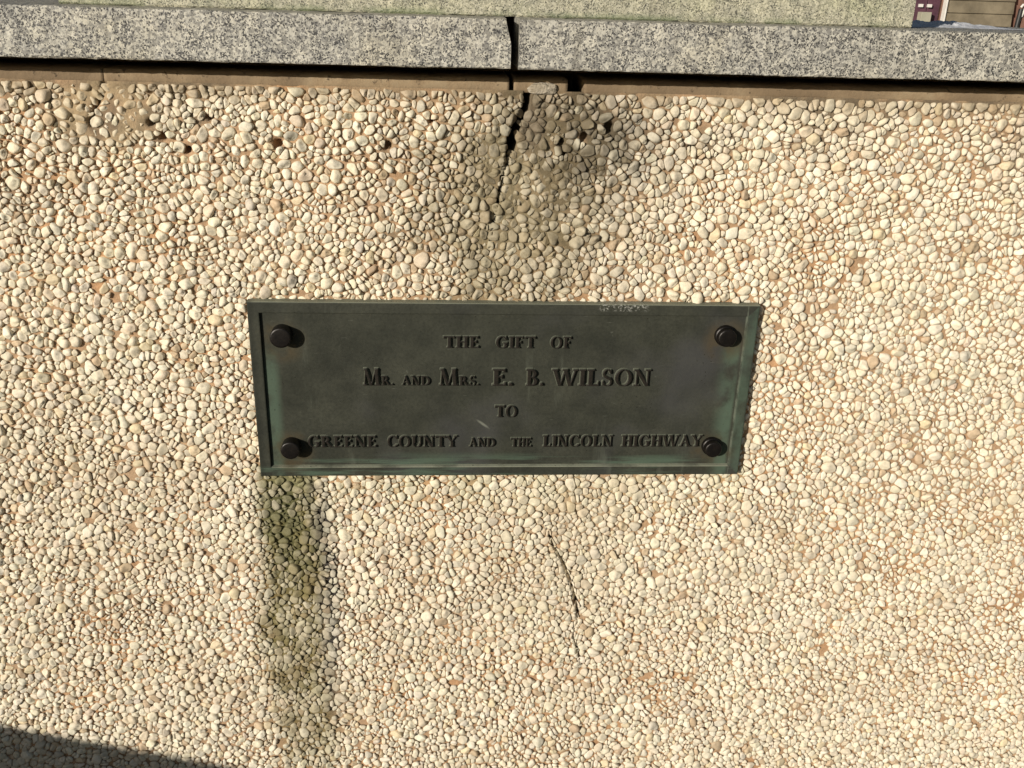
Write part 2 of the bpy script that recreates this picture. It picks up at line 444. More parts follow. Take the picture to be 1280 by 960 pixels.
def stones(idx, na):
    """vertices, quads/tris, colours for the stones idx with na sides each"""
    n = len(idx); k = len(RS)
    if na == NA: R_ = RAD[idx]; th = ROT[idx][:, None] + ANG[None]
    else:
        st = NA // na; R_ = RAD[idx][:, ::st]; th = ROT[idx][:, None] + ANG[None, ::st]; na = R_.shape[1]
    rs = RS if na == NA else RS[[0, 2, 3, 4]]; hs = HS if na == NA else np.array([1.0, .74, .15, -.6]); k = len(rs)
    jit = 1 + rng.normal(0, .03, (n, k, na)); jit[:, -1] = 1
    rr = R_[:, None, :] * rs[None, :, None] * jit
    lx = rr * np.cos(th)[:, None, :]; lz = rr * np.sin(th)[:, None, :]
    nx = lx / rmean[idx][:, None, None]; nz = lz / rmean[idx][:, None, None]
    h = np.broadcast_to(hs[None, :, None], lx.shape).copy()
    top = hs[None, :, None] > 0
    h = h + np.where(top, (tilt[idx, 0][:, None, None] * nx + tilt[idx, 1][:, None, None] * nz), 0)
    for q in range(3):
        pl = facc[idx, q][:, None, None] - fac[idx, q, 0][:, None, None] * nx - fac[idx, q, 1][:, None, None] * nz
        h = np.where(top, np.minimum(h, np.maximum(pl, -.1)), h)
    hh = h * Hh[idx][:, None, None] + rng.normal(0, .00007, h.shape)
    Y = -(hh + prot[idx][:, None, None])
    WXx = PX[idx][:, None, None] + lx; WZ = PZ[idx][:, None, None] + lz
    WZ = np.minimum(WZ, ZT - .0006 - .0012 * (1 - np.clip(h, 0, 1)))
    # stones do not reach across the open crack
    for pts, hwf in ((CRACK, crack_hw), (CRACK2, crack2_hw)):
        near = (np.abs(PX[idx] - np.mean([q[0] for q in pts])) < .08)
        if near.any():
            dd, tt = poly_dist(WXx[near], WZ[near], pts)
            ins = dd < hwf(tt)
            sub = Y[near]; sub[ins] += .007; Y[near] = sub
    # ring 0 collapses to a single vertex
    V = np.empty((n, 1 + (k - 1) * na, 3))
    V[:, 0] = np.stack([PX[idx], Y[:, 0].mean(1), PZ[idx]], 1)
    V[:, 1:, 0] = WXx[:, 1:].reshape(n, -1); V[:, 1:, 1] = Y[:, 1:].reshape(n, -1); V[:, 1:, 2] = WZ[:, 1:].reshape(n, -1)
    a = np.arange(na); b = (a + 1) % na
    tri = np.stack([np.zeros(na, int), 1 + a, 1 + b], 1)
    quads = np.concatenate([np.stack([1 + q * na + a, 1 + (q + 1) * na + a, 1 + (q + 1) * na + b, 1 + q * na + b], 1) for q in range(k - 2)])
    m_ = V.shape[1]
    T = (tri[None] + (np.arange(n) * m_)[:, None, None])
    Q = (quads[None] + (np.arange(n) * m_)[:, None, None])
    c = np.repeat(base[idx][:, None, :], m_, 1)
    Vf = V.reshape(-1, 3)
    c = apply_stain(c.reshape(-1, 3), Vf[:, 0], Vf[:, 2], True, np.repeat(rng.uniform(.60, 1.12, n), m_)).reshape(n, m_, 3)   # some stones take the dirt less
    # stone keeps part of its own colour under the dirt
    c = c * .94 + .06 * base[idx][:, None, :]
    return V, T, Q, c

# what the photograph can see of the wall (a trapezoid), plus a margin
half_l = np.interp(PZ, [-.45, .33], [.56, .42]); half_r = np.interp(PZ, [-.48, .35], [.65, .44])
inview = keep & (PX > -half_l) & (PX < half_r) & (PZ > -.50)
vis = inview & (PX > -half_l + .04) & (PX < half_r - .05) & (PZ > -.42)
vis &= ~((np.abs(PX) < PW + .008) & (np.abs(PZ) < PH + .008))
cand = np.nonzero(vis)[0]
big = cand[np.argsort(-(RAD[cand] ** 2).sum(1))][:300]
isbig = np.zeros(N, bool); isbig[big] = True
near_i = np.nonzero(inview & ~isbig)[0]; far_i = np.nonzero(keep & ~inview)[0]

V, T, Q, c = stones(big, NA)
for q in range(len(big)):
    ctr = np.array([PX[big[q]], 0, PZ[big[q]]])
    me = mesh_np('pebble', V[q] - ctr, [T[0], Q[0]], True, c[q])
    o = link_mesh('pebble', me, wall, PEB); o.location = Vector(ctr) + WOFF
parts = [stones(near_i, NA), stones(far_i, 6)]
off = 0; Vs = []; Ts = []; Qs = []; Cs = []
for (V, T, Q, c) in parts:
    Vs.append(V.reshape(-1, 3)); Ts.append(T.reshape(-1, 3) + off); Qs.append(Q.reshape(-1, 4) + off); Cs.append(c.reshape(-1, 3))
    off += len(Vs[-1])
me = mesh_np('pebbles', np.concatenate(Vs), [np.concatenate(Ts), np.concatenate(Qs)], True, np.concatenate(Cs))
o = wpart('pebbles', me, PEB); tag(o, kind='stuff')
print('stones', N, 'near', len(near_i), 'far', len(far_i), 'tris', sum(len(t) for t in Ts) + 2 * sum(len(q) for q in Qs))

# --- mortar bed the stones sit in: one relief sheet, opened along the cracks and pits
def axis(lo, hi, fine):
    out = [lo]; x = lo
    while x < hi:
        st = .012
        for (a, b, s) in fine:
            if a <= x < b: st = min(st, s)
        x = min(hi, x + st); out.append(x)
    return np.array(out)
mxs = axis(-WX, WX, [(-.60, .70, .0025), (-.40, .12, .0018), (-.03, .03, .0010), (.04, .098, .0014)])
mzs = axis(GZ, ZT, [(-.52, ZT, .0025), (.10, ZT, .0018)])
XX, ZZ = np.meshgrid(mxs, mzs, indexing='ij')
xf, zf = XX.ravel(), ZZ.ravel()
Ym = .0019 - .0016 * (fbm(xf, zf, .012, 91) - .5) - .0012 * (fbm(xf, zf, .07, 95) - .5)
sm = .9 * sstep(1.25, .5, np.hypot((xf + .335) / .040, (zf - .243) / .034)) + .5 * sstep(1.2, .3, np.hypot((xf - .01) / .05, (zf - .19) / .09))
Ym -= .0016 * sm
Ym -= .0016 * sstep(ZT - .006, ZT - .001, zf)
for (x, z_, r) in PITS:
    Ym += .011 * sstep(r * 1.9, r * .9, np.hypot(xf - x, zf - z_))
for pts, hwf, dep in ((CRACK, crack_hw, .06), (CRACK2, crack2_hw, .016), (CRACK3, lambda t: .0009 + 0 * t, .010)):
    dd, tt = poly_dist(xf, zf, pts); Ym += dep * sstep(hwf(tt) * 1.25 + .0008, hwf(tt) * .85 + .0002, dd)
Ym = np.minimum(Ym, .07)
nx_, nz_ = XX.shape
ii, jj = np.meshgrid(np.arange(nx_ - 1), np.arange(nz_ - 1), indexing='ij')
v0 = (ii * nz_ + jj).ravel(); F = np.stack([v0, v0 + nz_, v0 + nz_ + 1, v0 + 1], 1)
mc = np.empty((len(xf), 3)); mc[:] = (.41, .275, .165)
mc *= (.78 + .45 * fbm(xf, zf, .04, 101))[:, None]
mc = mc + np.array([.05, .0, -.02]) * sstep(.5, .7, fbm(xf, zf, .06, 111))[:, None]
mc = apply_stain(mc, xf, zf, False)
wpart('mortar_bed', mesh_np('mortar_bed', np.stack([xf, Ym, zf], 1), F, True, mc), MORT)
CORE = mat_simple('wall_core_concrete', (.10, .08, .055), (.16, .13, .095), 40, .95, .5)
for sgn in (-1, 1):
    wpart('end_face', box_mesh('end_face', min(sgn * WX, sgn * (WX - .02)), max(sgn * WX, sgn * (WX - .02)), .004, .0795, GZ, .2664), CORE)
wpart('wall_core', box_mesh('wall_core', -WX + .001, WX - .001,   .0800, .158, GZ, .28755), CORE)

# --- cement band above the pebbles, in lengths with a lost piece and an opened joint
m = M('band_cement'); co = m.coords()
n = m.noise(co, 55, 5, 0.65); n2 = m.noise(co, 9, 3)
c = m.ramp(n, [(.25, (.15, .105, .06)), (.45, (.29, .21, .125)), (.8, (.37, .295, .19))])
c = m.mix(m.maprange(n2, .45, .62), c, (.19, .135, .08))
c = m.mix(m.maprange(m.noise(co, 130, 4, .7), .58, .70), c, (.07, .05, .03))
m.color(c).rough(.9); m.bump(m.noise(co, 260, 5, .7), .7, .001)
BAND = m.mat
def sweep(name, xs, prof, jit, seed, chip=None, fine=.4, smooth=False):
    """block swept along x from a closed (y,z) profile, edges slightly uneven"""
    P = np.array(prof); k = len(P); n = len(xs)
    V = np.empty((n, k, 3)); V[:, :, 0] = np.asarray(xs)[:, None]
    for q in range(k):
        V[:, q, 1] = P[q, 0] + jit * 2 * (fbm(xs, np.full(n, P[q, 1] * 30), .02, seed + q) - .5) + jit * .8 * rng.normal(0, fine, n)
        V[:, q, 2] = P[q, 1] + jit * 2 * (fbm(xs, np.full(n, P[q, 0] * 30), .025, seed + 50 + q) - .5) + jit * .8 * rng.normal(0, fine, n)
    if chip is not None: V = chip(V)
    a = np.arange(k); b = (a + 1) % k
    Fq = np.concatenate([np.stack([i * k + a, i * k + b, (i + 1) * k + b, (i + 1) * k + a], 1) for i in range(n - 1)])
    me = mesh_np(name, V.reshape(-1, 3), [Fq, np.arange(k)[::-1][None], (np.arange(k) + (n - 1) * k)[None]], smooth)
    bm = bmesh.new(); bm.from_mesh(me); bmesh.ops.recalc_face_normals(bm, faces=bm.faces); bm.to_mesh(me); bm.free()
    return me
bp = [(.085, .2665), (.0022, .2665), (.0008, .2675), (.0002, .2695), (.0006, .2755), (.0018, .2778), (.085, .2778)]
for (a, b) in ((-WX, -.3302), (-.3294, -.0036), (.0004, .0449), (.0588, WX)):
    wpart('band_length', sweep('band_length', np.linspace(a, b, max(6, int((b - a) / .0025))), bp, .0009, int(1000 + a * 500), None, .05, True), BAND)
# spilled mortar lump in the short length
bm = bmesh.new(); bmesh.ops.create_icosphere(bm, subdivisions=4, radius=1)
for v in bm.verts:
    q = v.co; r = 1 + .5 * (float(fbm(np.array([q.x * .02 + q.y * .013]), np.array([q.z * .02 + .3]), .008, 7)[0]) - .5)
    v.co = Vector((.0245 + q.x * .0125 * r, -.0002 + q.y * .0042 * r, .2705 + q.z * .0050 * r))
me = bpy.data.meshes.new('mortar_lump'); bm.to_mesh(me); bm.free()
wpart('mortar_lump', me, mat_simple('spilled_mortar', (.24, .20, .14), (.46, .41, .33), 180, .95, .9, .0015))

# --- granite coping: two slabs with an open joint, a chip at the corner of the longer one's end
def slab_profile(y0, y1, z0, z1, r=.0016):
    return [(y1, z0), (y0 + r, z0), (y0 + r * .3, z0 + r * .3), (y0, z0 + r), (y0, z0 + (z1 - z0) * .5), (y0, z1 - r), (y0 + r * .3, z1 - r * .3), (y0 + r, z1), (y1, z1)]
sp_ = slab_profile(-.035, .172, .28752, .32455)
def chip(V):
    x = V[:, :, 0]; zz = V[:, :, 2]; yy = V[:, :, 1]
    front = np.clip((.02 - yy) / .055, 0, 1)
    cut = -.0050 - np.clip((zz - .3135) / .010, 0, 1) * .0044 * front
    V[:, :, 0] = np.minimum(x, cut); return V
wpart('coping_slab', sweep('coping_slab', np.concatenate([np.linspace(-1.12, -.015, 300), [-.011, -.0085, -.0050]]), sp_, .00042, 300, chip), GRAN)
wpart('coping_slab', sweep('coping_slab', np.linspace(.0013, 1.12, 300), sp_, .00042, 400), GRAN)
wpart('joint_filler', box_mesh('joint_filler', -.0054, .0018, .07, .168, .2880, .3215), CORE)

# ------------------------------------------------------------------ upper granite block on the coping
blk = [(.155, .3246), (.0262, .3246), (.0250, .3260), (.0250, .45), (.0250, .60), (.0250, .7385), (.0262, .74), (.155, .74)]
o = link_mesh('granite_block', sweep('granite_block', np.linspace(-.3656, .3400, 200), blk, .0005, 500), mat=GRAN2)
tag(o, 'pale yellowish granite block standing on the grey coping', 'stone block')

# ------------------------------------------------------------------ snow left on the coping beyond the block
sx = np.linspace(.342, .56, 150); sy = np.linspace(.04, .168, 100)
SX, SY = np.meshgrid(sx, sy, indexing='ij')
ms = fbm(SX.ravel(), SY.ravel(), .045, 131, 4)
edge = np.minimum.reduce([sstep(.342, .350, SX.ravel()), sstep(.48, .42, SX.ravel()), sstep(.06, .11, SY.ravel()), sstep(.167, .150, SY.ravel())])
hz = .0075 * np.clip(ms - .36, 0, 1) * 2 * edge + .0045 * (fbm(SX.ravel(), SY.ravel(), .009, 9) - .5) * (ms > .36) * edge
ok = hz > .0004
idx2 = np.arange(SX.size).reshape(SX.shape)
Fs = np.stack([idx2[:-1, :-1].ravel(), idx2[1:, :-1].ravel(), idx2[1:, 1:].ravel(), idx2[:-1, 1:].ravel()], 1)
Fs = Fs[ok[Fs].any(1)]
us, inv = np.unique(Fs, return_inverse=True)
Vsn = np.stack([SX.ravel(), SY.ravel(), .3243 + np.maximum(hz, 0)], 1)[us]
m = M('old_snow'); co = m.coords(); m.color(m.ramp(m.noise(co, 90, 4), [(.3, (.50, .51, .55)), (.7, (.74, .75, .78))])).rough(.6)
m.p.inputs['Subsurface Weight'].default_value = .0
m.bump(m.noise(co, 350, 4), .6, .002)
o = link_mesh('snow_patch', mesh_np('snow_patch', Vsn, inv.reshape(Fs.shape), True), mat=m.mat)
tag(o, 'thin patch of melting snow on the coping beside the block', 'snow')

# ------------------------------------------------------------------ bronze plaque
plaque = tag(empty('bronze_plaque', (0, 0, -PH)), 'dark green bronze plaque with raised lettering bolted to the pebble wall', 'plaque')
POFF = Vector((0, 0, PH))
def ppart(name, me, mat, parent=plaque):
    o = link_mesh(name, me, parent, mat)
    if parent is plaque: o.location = POFF
    return o
def bronze(name, light, dark, patina_glint=1.0, rough=.48):
    m = M(name); co = m.coords(); x, y, z = m.xyz(co)
    n = m.noise(co, 28, 6, .62); nf = m.noise(co, 340, 4, .6); nl = m.noise(co, 9, 3)
    c = m.ramp(n, [(.28, dark), (.72, light)])
    c = m.mix(m.maprange(nf, .35, .75, 0, .38), c, tuple(q * .55 for q in dark))
    c = m.mix(m.maprange(nl, .5, .72, 0, .55), c, (.062, .062, .064))
    ax = m.math('ABSOLUTE', x)
    st = m.node('ShaderNodeMapping'); st.inputs['Scale'].default_value = (40, 40, 6); m.l.new(co, st.inputs[0])
    streak = m.noise(st.outputs[0], 1.6, 4, .6)
    # verdigris where water collects: beside the end rims and along the lower rim
    inl = m.math('MULTIPLY', m.maprange(x, -.2200, -.2175), m.maprange(x, -.203, -.212))
    e0 = m.math('MULTIPLY', m.math('MULTIPLY', inl, m.maprange(z, -.078, -.06, 1, .9)), m.maprange(z, .05, .03))
    inr = m.math('MULTIPLY', m.maprange(x, .2190, .2150), m.maprange(x, .195, .212))
    e1 = m.math('MULTIPLY', inr, m.maprange(z, .058, .035))
    e1 = m.math('MULTIPLY', m.math('MAXIMUM', e0, e1), m.maprange(m.noise(co, 45, 4), .30, .58))
    hs = m.node('ShaderNodeMapping'); hs.inputs['Scale'].default_value = (9, 40, 130); m.l.new(co, hs.inputs[0])
    e2 = m.math('MULTIPLY', m.maprange(z, -.060, -.074), m.maprange(m.noise(hs.outputs[0], 1.0, 4, .6), .46, .66))
    mit = m.maprange(m.math('SUBTRACT', m.math('SUBTRACT', ax, PW - PH), m.math('ABSOLUTE', z)), -.0004, .0004)   # mitre of the end rims
    e4 = m.math('MULTIPLY', m.math('MULTIPLY', m.maprange(x, .2185, .2205), mit), m.maprange(m.noise(co, 60, 4), .3, .65, .15, .8))
    g = m.math('MAXIMUM', m.math('MAXIMUM', e1, e2), e4)
    c = m.mix(m.math('MULTIPLY', g, .75 * patina_glint), c, (.085, .125, .090))
    # ledges that face up painted pale: oxide, and the light they catch
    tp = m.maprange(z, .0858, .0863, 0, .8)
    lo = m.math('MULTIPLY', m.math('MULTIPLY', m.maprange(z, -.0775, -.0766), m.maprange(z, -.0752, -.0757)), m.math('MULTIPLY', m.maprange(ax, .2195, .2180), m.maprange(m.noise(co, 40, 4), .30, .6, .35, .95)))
    c = m.mix(m.math('MULTIPLY', m.math('MAXIMUM', tp, lo), patina_glint), c, (.22, .23, .175))
    # pale run marks down the field
    c = m.mix(m.maprange(streak, .62, .80, 0, .30 * patina_glint), c, (.15, .165, .13))
    c = m.mix(m.math('MULTIPLY', m.maprange(m.noise(co, 60, 4, .7), .70, .80), .45), c, (.22, .23, .19))
    # scuffed upper edge, a pale smear and fine scratches
    sc = m.math('MULTIPLY', m.math('MULTIPLY', m.maprange(x, .080, .088), m.maprange(x, .130, .120)), m.maprange(z, .0790, .0830))
    c = m.mix(m.math('MULTIPLY', m.math('MULTIPLY', sc, patina_glint), m.maprange(m.noise(co, 520, 4, .7), .50, .60)), c, (.30, .30, .27))
    u_ = m.math('ADD', m.math('MULTIPLY', m.math('ADD', x, .0205), .80), m.math('MULTIPLY', m.math('ADD', z, .0330), -.60))
    v_ = m.math('ADD', m.math('MULTIPLY', m.math('ADD', x, .0205), .60), m.math('MULTIPLY', m.math('ADD', z, .0330), .80))
    dd = m.math('SQRT', m.math('ADD', m.math('POWER', m.math('MULTIPLY', u_, 1 / .010), 2.0), m.math('POWER', m.math('MULTIPLY', v_, 1 / .0018), 2.0)))
    c = m.mix(m.math('MULTIPLY', m.maprange(dd, 1.0, .2, 0, .55), patina_glint), c, (.23, .24, .20))
    for rz_, sd_ in ((.5, 3.1), (-.9, 7.7), (1.2, 1.3)):
        mp = m.node('ShaderNodeMapping'); mp.inputs['Rotation'].default_value = (0, rz_, 0); mp.inputs['Location'].default_value = (sd_, sd_, sd_)
        mp.inputs['Scale'].default_value = (60, 60, 1200); m.l.new(co, mp.inputs[0])
        c = m.mix(m.maprange(m.noise(mp.outputs[0], 1.0, 2, .5), .755, .80, 0, .5 * patina_glint), c, (.17, .18, .15))
    pt = m.voro(co, 260)
    c = m.mix(m.math('MULTIPLY', m.maprange(pt.outputs['Distance'], .20, .08), m.maprange(m.noise(co, 45, 3), .58, .66, 0, .8)), c, (.016, .016, .012))
    ri = m.math('MULTIPLY', m.maprange(x, .2186, .2190), m.maprange(x, .2200, .2196))       # painted highlight along the right rim's inner arris
    c = m.mix(m.math('MULTIPLY', m.math('MULTIPLY', ri, m.maprange(m.noise(co, 80, 3), .35, .6)), .6 * patina_glint), c, (.15, .17, .13))
    c = m.mix(m.math('MULTIPLY', m.maprange(x, -.2225, -.2285), .5), c, tuple(q * .6 for q in dark))
    # brownish rings around the bolts
    for bx, bz in ((-.2010, .0560), (.2017, .0576), (-.1993, -.0550), (.2012, -.0557)):
        d = m.math('SQRT', m.math('ADD', m.math('POWER', m.math('SUBTRACT', x, bx), 2.0), m.math('POWER', m.math('SUBTRACT', z, bz + -.006), 2.0)))
        c = m.mix(m.math('MULTIPLY', m.maprange(d, .026, .012), m.maprange(m.noise(co, 75, 3), .35, .65, .1, .55)), c, (.075, .055, .028))
    m.color(c)
    m.rough(m.maprange(n, .3, .7, rough - .08, rough + .14)); m.p.inputs['Metallic'].default_value = .0; m.p.inputs['Specular IOR Level'].default_value = .12
    m.bump(m.noise(co, 420, 5, .65), .28, .0008)
    return m.mat
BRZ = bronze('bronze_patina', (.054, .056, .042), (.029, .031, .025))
m = M('bronze_letter'); co = m.coords(); lx_, ly_, lz_ = m.xyz(co)     # dark tarnished faces, flanks pale with oxide and painted-in edge light
c = m.ramp(m.noise(co, 5, 4, .6), [(.3, (.009, .0075, .006)), (.7, (.022, .018, .013))])
m.color(m.mix(m.maprange(ly_, -.80, -.35), c, (.088, .095, .070))).rough(.55); m.p.inputs['Specular IOR Level'].default_value = .25
BRZL = m.mat
BRZB = mat_simple('bolt_bronze', (.006, .0048, .004), (.014, .011, .009), 160, .40, .4, .0005)
BRZB.node_tree.nodes['Principled BSDF'].inputs['Metallic'].default_value = .4

FY = -.0060                                   # surface of the sunk field
def rrect_ring(hx, hz, y): return [(-hx, y, -hz), (hx, y, -hz), (hx, y, hz), (-hx, y, hz)]
def plate_mesh(name, rings, cap_last=True, seed=0, jit=.0, nseg=(60, 24)):
    """concentric rectangles joined into a surface, edges subdivided and slightly uneven"""
    R = []
    for (hx, hz, y) in rings:
        nx, nz = nseg
        t = np.linspace(-1, 1, nx + 1)[:-1]; s = np.linspace(-1, 1, nz + 1)[:-1]
        px = np.concatenate([t * hx, np.full(nz, hx), -t * hx, np.full(nz, -hx)])
        pz = np.concatenate([np.full(nx, -hz), s * hz, np.full(nx, hz), -s * hz])
        j = jit * 2 * (np.array(fbm(px, pz, .03, seed)) - .5)
        f = 1 + j / np.maximum(np.abs(px), .05)
        R.append(np.stack([px * f, np.full(len(px), y) + j * .5, pz * (1 + j / .09)], 1))
    k = len(R[0]); V = np.concatenate(R); a = np.arange(k); b = (a + 1) % k
    F = [np.concatenate([np.stack([i * k + a, i * k + b, (i + 1) * k + b, (i + 1) * k + a], 1) for i in range(len(R) - 1)])]
    if cap_last: F.append((np.arange(k) + (len(R) - 1) * k)[None])
    me = mesh_np(name, V, F, False)
    bm = bmesh.new(); bm.from_mesh(me); bmesh.ops.recalc_face_normals(bm, faces=bm.faces); bm.to_mesh(me); bm.free()
    return me
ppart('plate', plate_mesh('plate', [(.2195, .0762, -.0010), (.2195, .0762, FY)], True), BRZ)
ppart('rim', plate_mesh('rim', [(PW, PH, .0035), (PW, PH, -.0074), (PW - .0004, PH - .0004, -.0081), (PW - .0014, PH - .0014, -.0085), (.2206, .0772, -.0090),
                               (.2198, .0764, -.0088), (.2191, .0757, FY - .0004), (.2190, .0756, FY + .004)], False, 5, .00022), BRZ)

# bolts: a flange and a domed cap
def lathe(name, prof, n=40, wob=0.0, seed=0):
    a = np.arange(n) * 2 * math.pi / n; V = []
    for (r, h) in prof:
        rr = r * (1 + wob * np.sin(a * 3 + seed + h * 900))
        V.append(np.stack([rr * np.cos(a), np.full(n, -h), rr * np.sin(a)], 1))
    k = len(prof); Vv = np.concatenate(V); i = np.arange(n); j = (i + 1) % n
    F = np.concatenate([np.stack([q * n + i, q * n + j, (q + 1) * n + j, (q + 1) * n + i], 1) for q in range(k - 1)])
    me = mesh_np(name, Vv, [F, (np.arange(n) + (k - 1) * n)[None]], True)
    bm = bmesh.new(); bm.from_mesh(me); bmesh.ops.recalc_face_normals(bm, faces=bm.faces); bm.to_mesh(me); bm.free()
    return me
for q, (bx, bz, h, r, fl) in enumerate(((-.2010, .0560, .0122, .0095, 0), (.2010, .0572, .0098, .0086, 1), (-.1993, -.0550, .0120, .0089, 0), (.2005, -.0560, .0105, .0081, 1))):
    pr = [(r * .97, -.001), (r, .001), (r, h - .0016), (r * .985, h - .0009), (r * .93, h - .0002), (r * .80, h), (r * .4, h + .0001), (r * .02, h + .0001)]
    o = ppart('bolt', lathe('bolt', pr, 44, .006, q), BRZB); o.location = POFF + Vector((bx, FY, bz))
    if fl:
        f = ppart('flange', lathe('flange', [(r * 1.16, -.001), (r * 1.16, .0030), (r * 1.12, .0040), (r * .9, .0044)], 44), BRZB, o)

# ---- lettering: a roman capital alphabet as rounded relief, drawn from strokes
S_, H_, SR, SE = .225, .11, .09, .085        # stem, hairline, serif thickness, serif overhang
def bx_(X, Z, x0, x1, z0, z1): return np.maximum(np.abs(X - (x0 + x1) / 2) - (x1 - x0) / 2, np.abs(Z - (z0 + z1) / 2) - (z1 - z0) / 2)
def dg(X, Z, xb, xt, w, z0=0., z1=1.):        # diagonal stroke from (xb,0) to (xt,1), horizontal width w
    xc = xb + (xt - xb) * Z; L = math.hypot(1, xt - xb)
    return np.maximum((np.abs(X - xc) - w / 2) / L, np.maximum(z0 - Z, Z - z1))
def el_(X, Z, cx, cz, rx, rz): return (np.sqrt(((X - cx) / rx) ** 2 + ((Z - cz) / rz) ** 2) - 1) * min(rx, rz)
def ring(X, Z, cx, cz, rx, rz, tk=S_, tn=H_, dx=0.): return np.maximum(el_(X, Z, cx, cz, rx, rz), -el_(X, Z, cx + dx, cz, rx - tk, rz - tn))
def U(*a):
    r = a[0]
    for q in a[1:]:
        k = .05; h = np.clip(.5 + .5 * (q - r) / k, 0, 1); r = q * (1 - h) + r * h - k * h * (1 - h) * .6
    return r
def stem(X, Z, x, w=S_, top=True, bot=True, z0=0., z1=1.):
    p = [bx_(X, Z, x, x + w, z0, z1)]
    if bot: p.append(bx_(X, Z, x - SE, x + w + SE, z0, z0 + SR))
    if top: p.append(bx_(X, Z, x - SE, x + w + SE, z1 - SR, z1))
    return U(*p)
def tick(X, Z, x, z, up, w=H_): return bx_(X, Z, x - w / 2, x + w / 2, z, z + .2) if up else bx_(X, Z, x - w / 2, x + w / 2, z - .2, z)
def half(X, Z, x, z0, z1, rx, tk=S_): # right-hand bowl
    c = (z0 + z1) / 2; return np.maximum(ring(X, Z, x, c, rx, (z1 - z0) / 2, tk, H_), x - X)
def G_I(X, Z): return stem(X, Z, SE)
def G_H(X, Z): return U(stem(X, Z, SE), stem(X, Z, .60), bx_(X, Z, .2, .65, .47, .47 + H_))
def G_T(X, Z): return U(stem(X, Z, .32, top=False), bx_(X, Z, .02, .80, 1 - H_, 1), tick(X, Z, .06, 1., False), tick(X, Z, .76, 1., False))
def G_E(X, Z): return U(stem(X, Z, SE), bx_(X, Z, .1, .66, 0, H_), bx_(X, Z, .1, .62, 1 - H_, 1), bx_(X, Z, .2, .50, .49, .49 + H_), tick(X, Z, .64, 0, True), tick(X, Z, .60, 1, False), bx_(X, Z, .46, .53, .42, .64))
def G_F(X, Z): return U(stem(X, Z, SE), bx_(X, Z, .1, .62, 1 - H_, 1), bx_(X, Z, .2, .48, .46, .46 + H_), tick(X, Z, .60, 1, False), bx_(X, Z, .44, .51, .39, .61))
def G_L(X, Z): return U(stem(X, Z, SE), bx_(X, Z, .1, .64, 0, H_), bx_(X, Z, .59, .66, 0, .26))
def G_O(X, Z): return ring(X, Z, .49, .5, .46, .52, .19, .075)
def G_C(X, Z): return U(np.maximum(ring(X, Z, .49, .5, .46, .52, .19, .075), np.minimum(X - .66, bx_(X, Z, .6, 1.2, .30, .70) * -1)) if False else np.maximum(ring(X, Z, .49, .5, .46, .52, .19, .075), -bx_(X, Z, .62, 1.3, .22, .74)), bx_(X, Z, .75, .82, .70, 1.0))
def G_G(X, Z): return U(np.maximum(ring(X, Z, .49, .5, .46, .52, .19, .075), -bx_(X, Z, .62, 1.3, .30, .74)), bx_(X, Z, .75, .82, .70, 1.0), bx_(X, Z, .66, .84, .06, .42), bx_(X, Z, .57, .92, .40, .40 + SR))
def G_D(X, Z): return U(stem(X, Z, SE), half(X, Z, .36, 0, 1, .56), bx_(X, Z, .1, .42, 0, H_), bx_(X, Z, .1, .42, 1 - H_, 1))
def G_B(X, Z): return U(stem(X, Z, SE), half(X, Z, .36, 0, .56, .34), half(X, Z, .34, .49, 1, .30), bx_(X, Z, .1, .40, 0, H_), bx_(X, Z, .1, .40, 1 - H_, 1), bx_(X, Z, .2, .40, .485, .565))
def G_R(X, Z): return U(stem(X, Z, SE), half(X, Z, .34, .46, 1, .32), bx_(X, Z, .1, .38, 1 - H_, 1), bx_(X, Z, .2, .40, .46, .54), dg(X, Z, .80, .10, .21, 0, .50), bx_(X, Z, .68, .95, 0, SR))
def G_N(X, Z): return U(bx_(X, Z, .12, .20, 0, 1), bx_(X, Z, .72, .80, 0, 1), dg(X, Z, .74, .14, .21), bx_(X, Z, .0, .32, 0, SR), bx_(X, Z, -.02, .16, 1 - SR, 1), bx_(X, Z, .60, .92, 1 - SR, 1))
def G_M(X, Z): return U(dg(X, Z, .12, .20, .085), dg(X, Z, .98, .90, S_), dg(X, Z, .54, .20, .20), dg(X, Z, .54, .90, .085), bx_(X, Z, .0, .26, 0, SR), bx_(X, Z, .80, 1.16, 0, SR), bx_(X, Z, .06, .24, 1 - SR, 1), bx_(X, Z, .88, 1.06, 1 - SR, 1))
def G_A(X, Z): return U(dg(X, Z, .12, .45, .085), dg(X, Z, .76, .40, .20), bx_(X, Z, .22, .66, .30, .30 + H_ * .9), bx_(X, Z, 0, .26, 0, SR), bx_(X, Z, .60, .93, 0, SR))
def G_W(X, Z): return U(dg(X, Z, .40, .10, .20), dg(X, Z, .40, .68, .085), dg(X, Z, .94, .66, .20), dg(X, Z, .94, 1.22, .085), bx_(X, Z, -.04, .28, 1 - SR, 1), bx_(X, Z, .50, .82, 1 - SR, 1), bx_(X, Z, 1.08, 1.36, 1 - SR, 1))
def G_Y(X, Z): return U(bx_(X, Z, .34, .34 + S_, 0, .5), bx_(X, Z, .25, .62, 0, SR), dg(X, Z, .78, .09, .20, .42, 1), dg(X, Z, .09, .77, .09, .42, 1), bx_(X, Z, -.05, .26, 1 - SR, 1), bx_(X, Z, .62, .90, 1 - SR, 1))
def G_U(X, Z): return U(bx_(X, Z, .09, .09 + S_, .36, 1), bx_(X, Z, .70, .78, .36, 1), np.maximum(ring(X, Z, .435, .36, .345, .38, .15, .085), Z - .38), bx_(X, Z, 0, .37, 1 - SR, 1), bx_(X, Z, .59, .89, 1 - SR, 1))
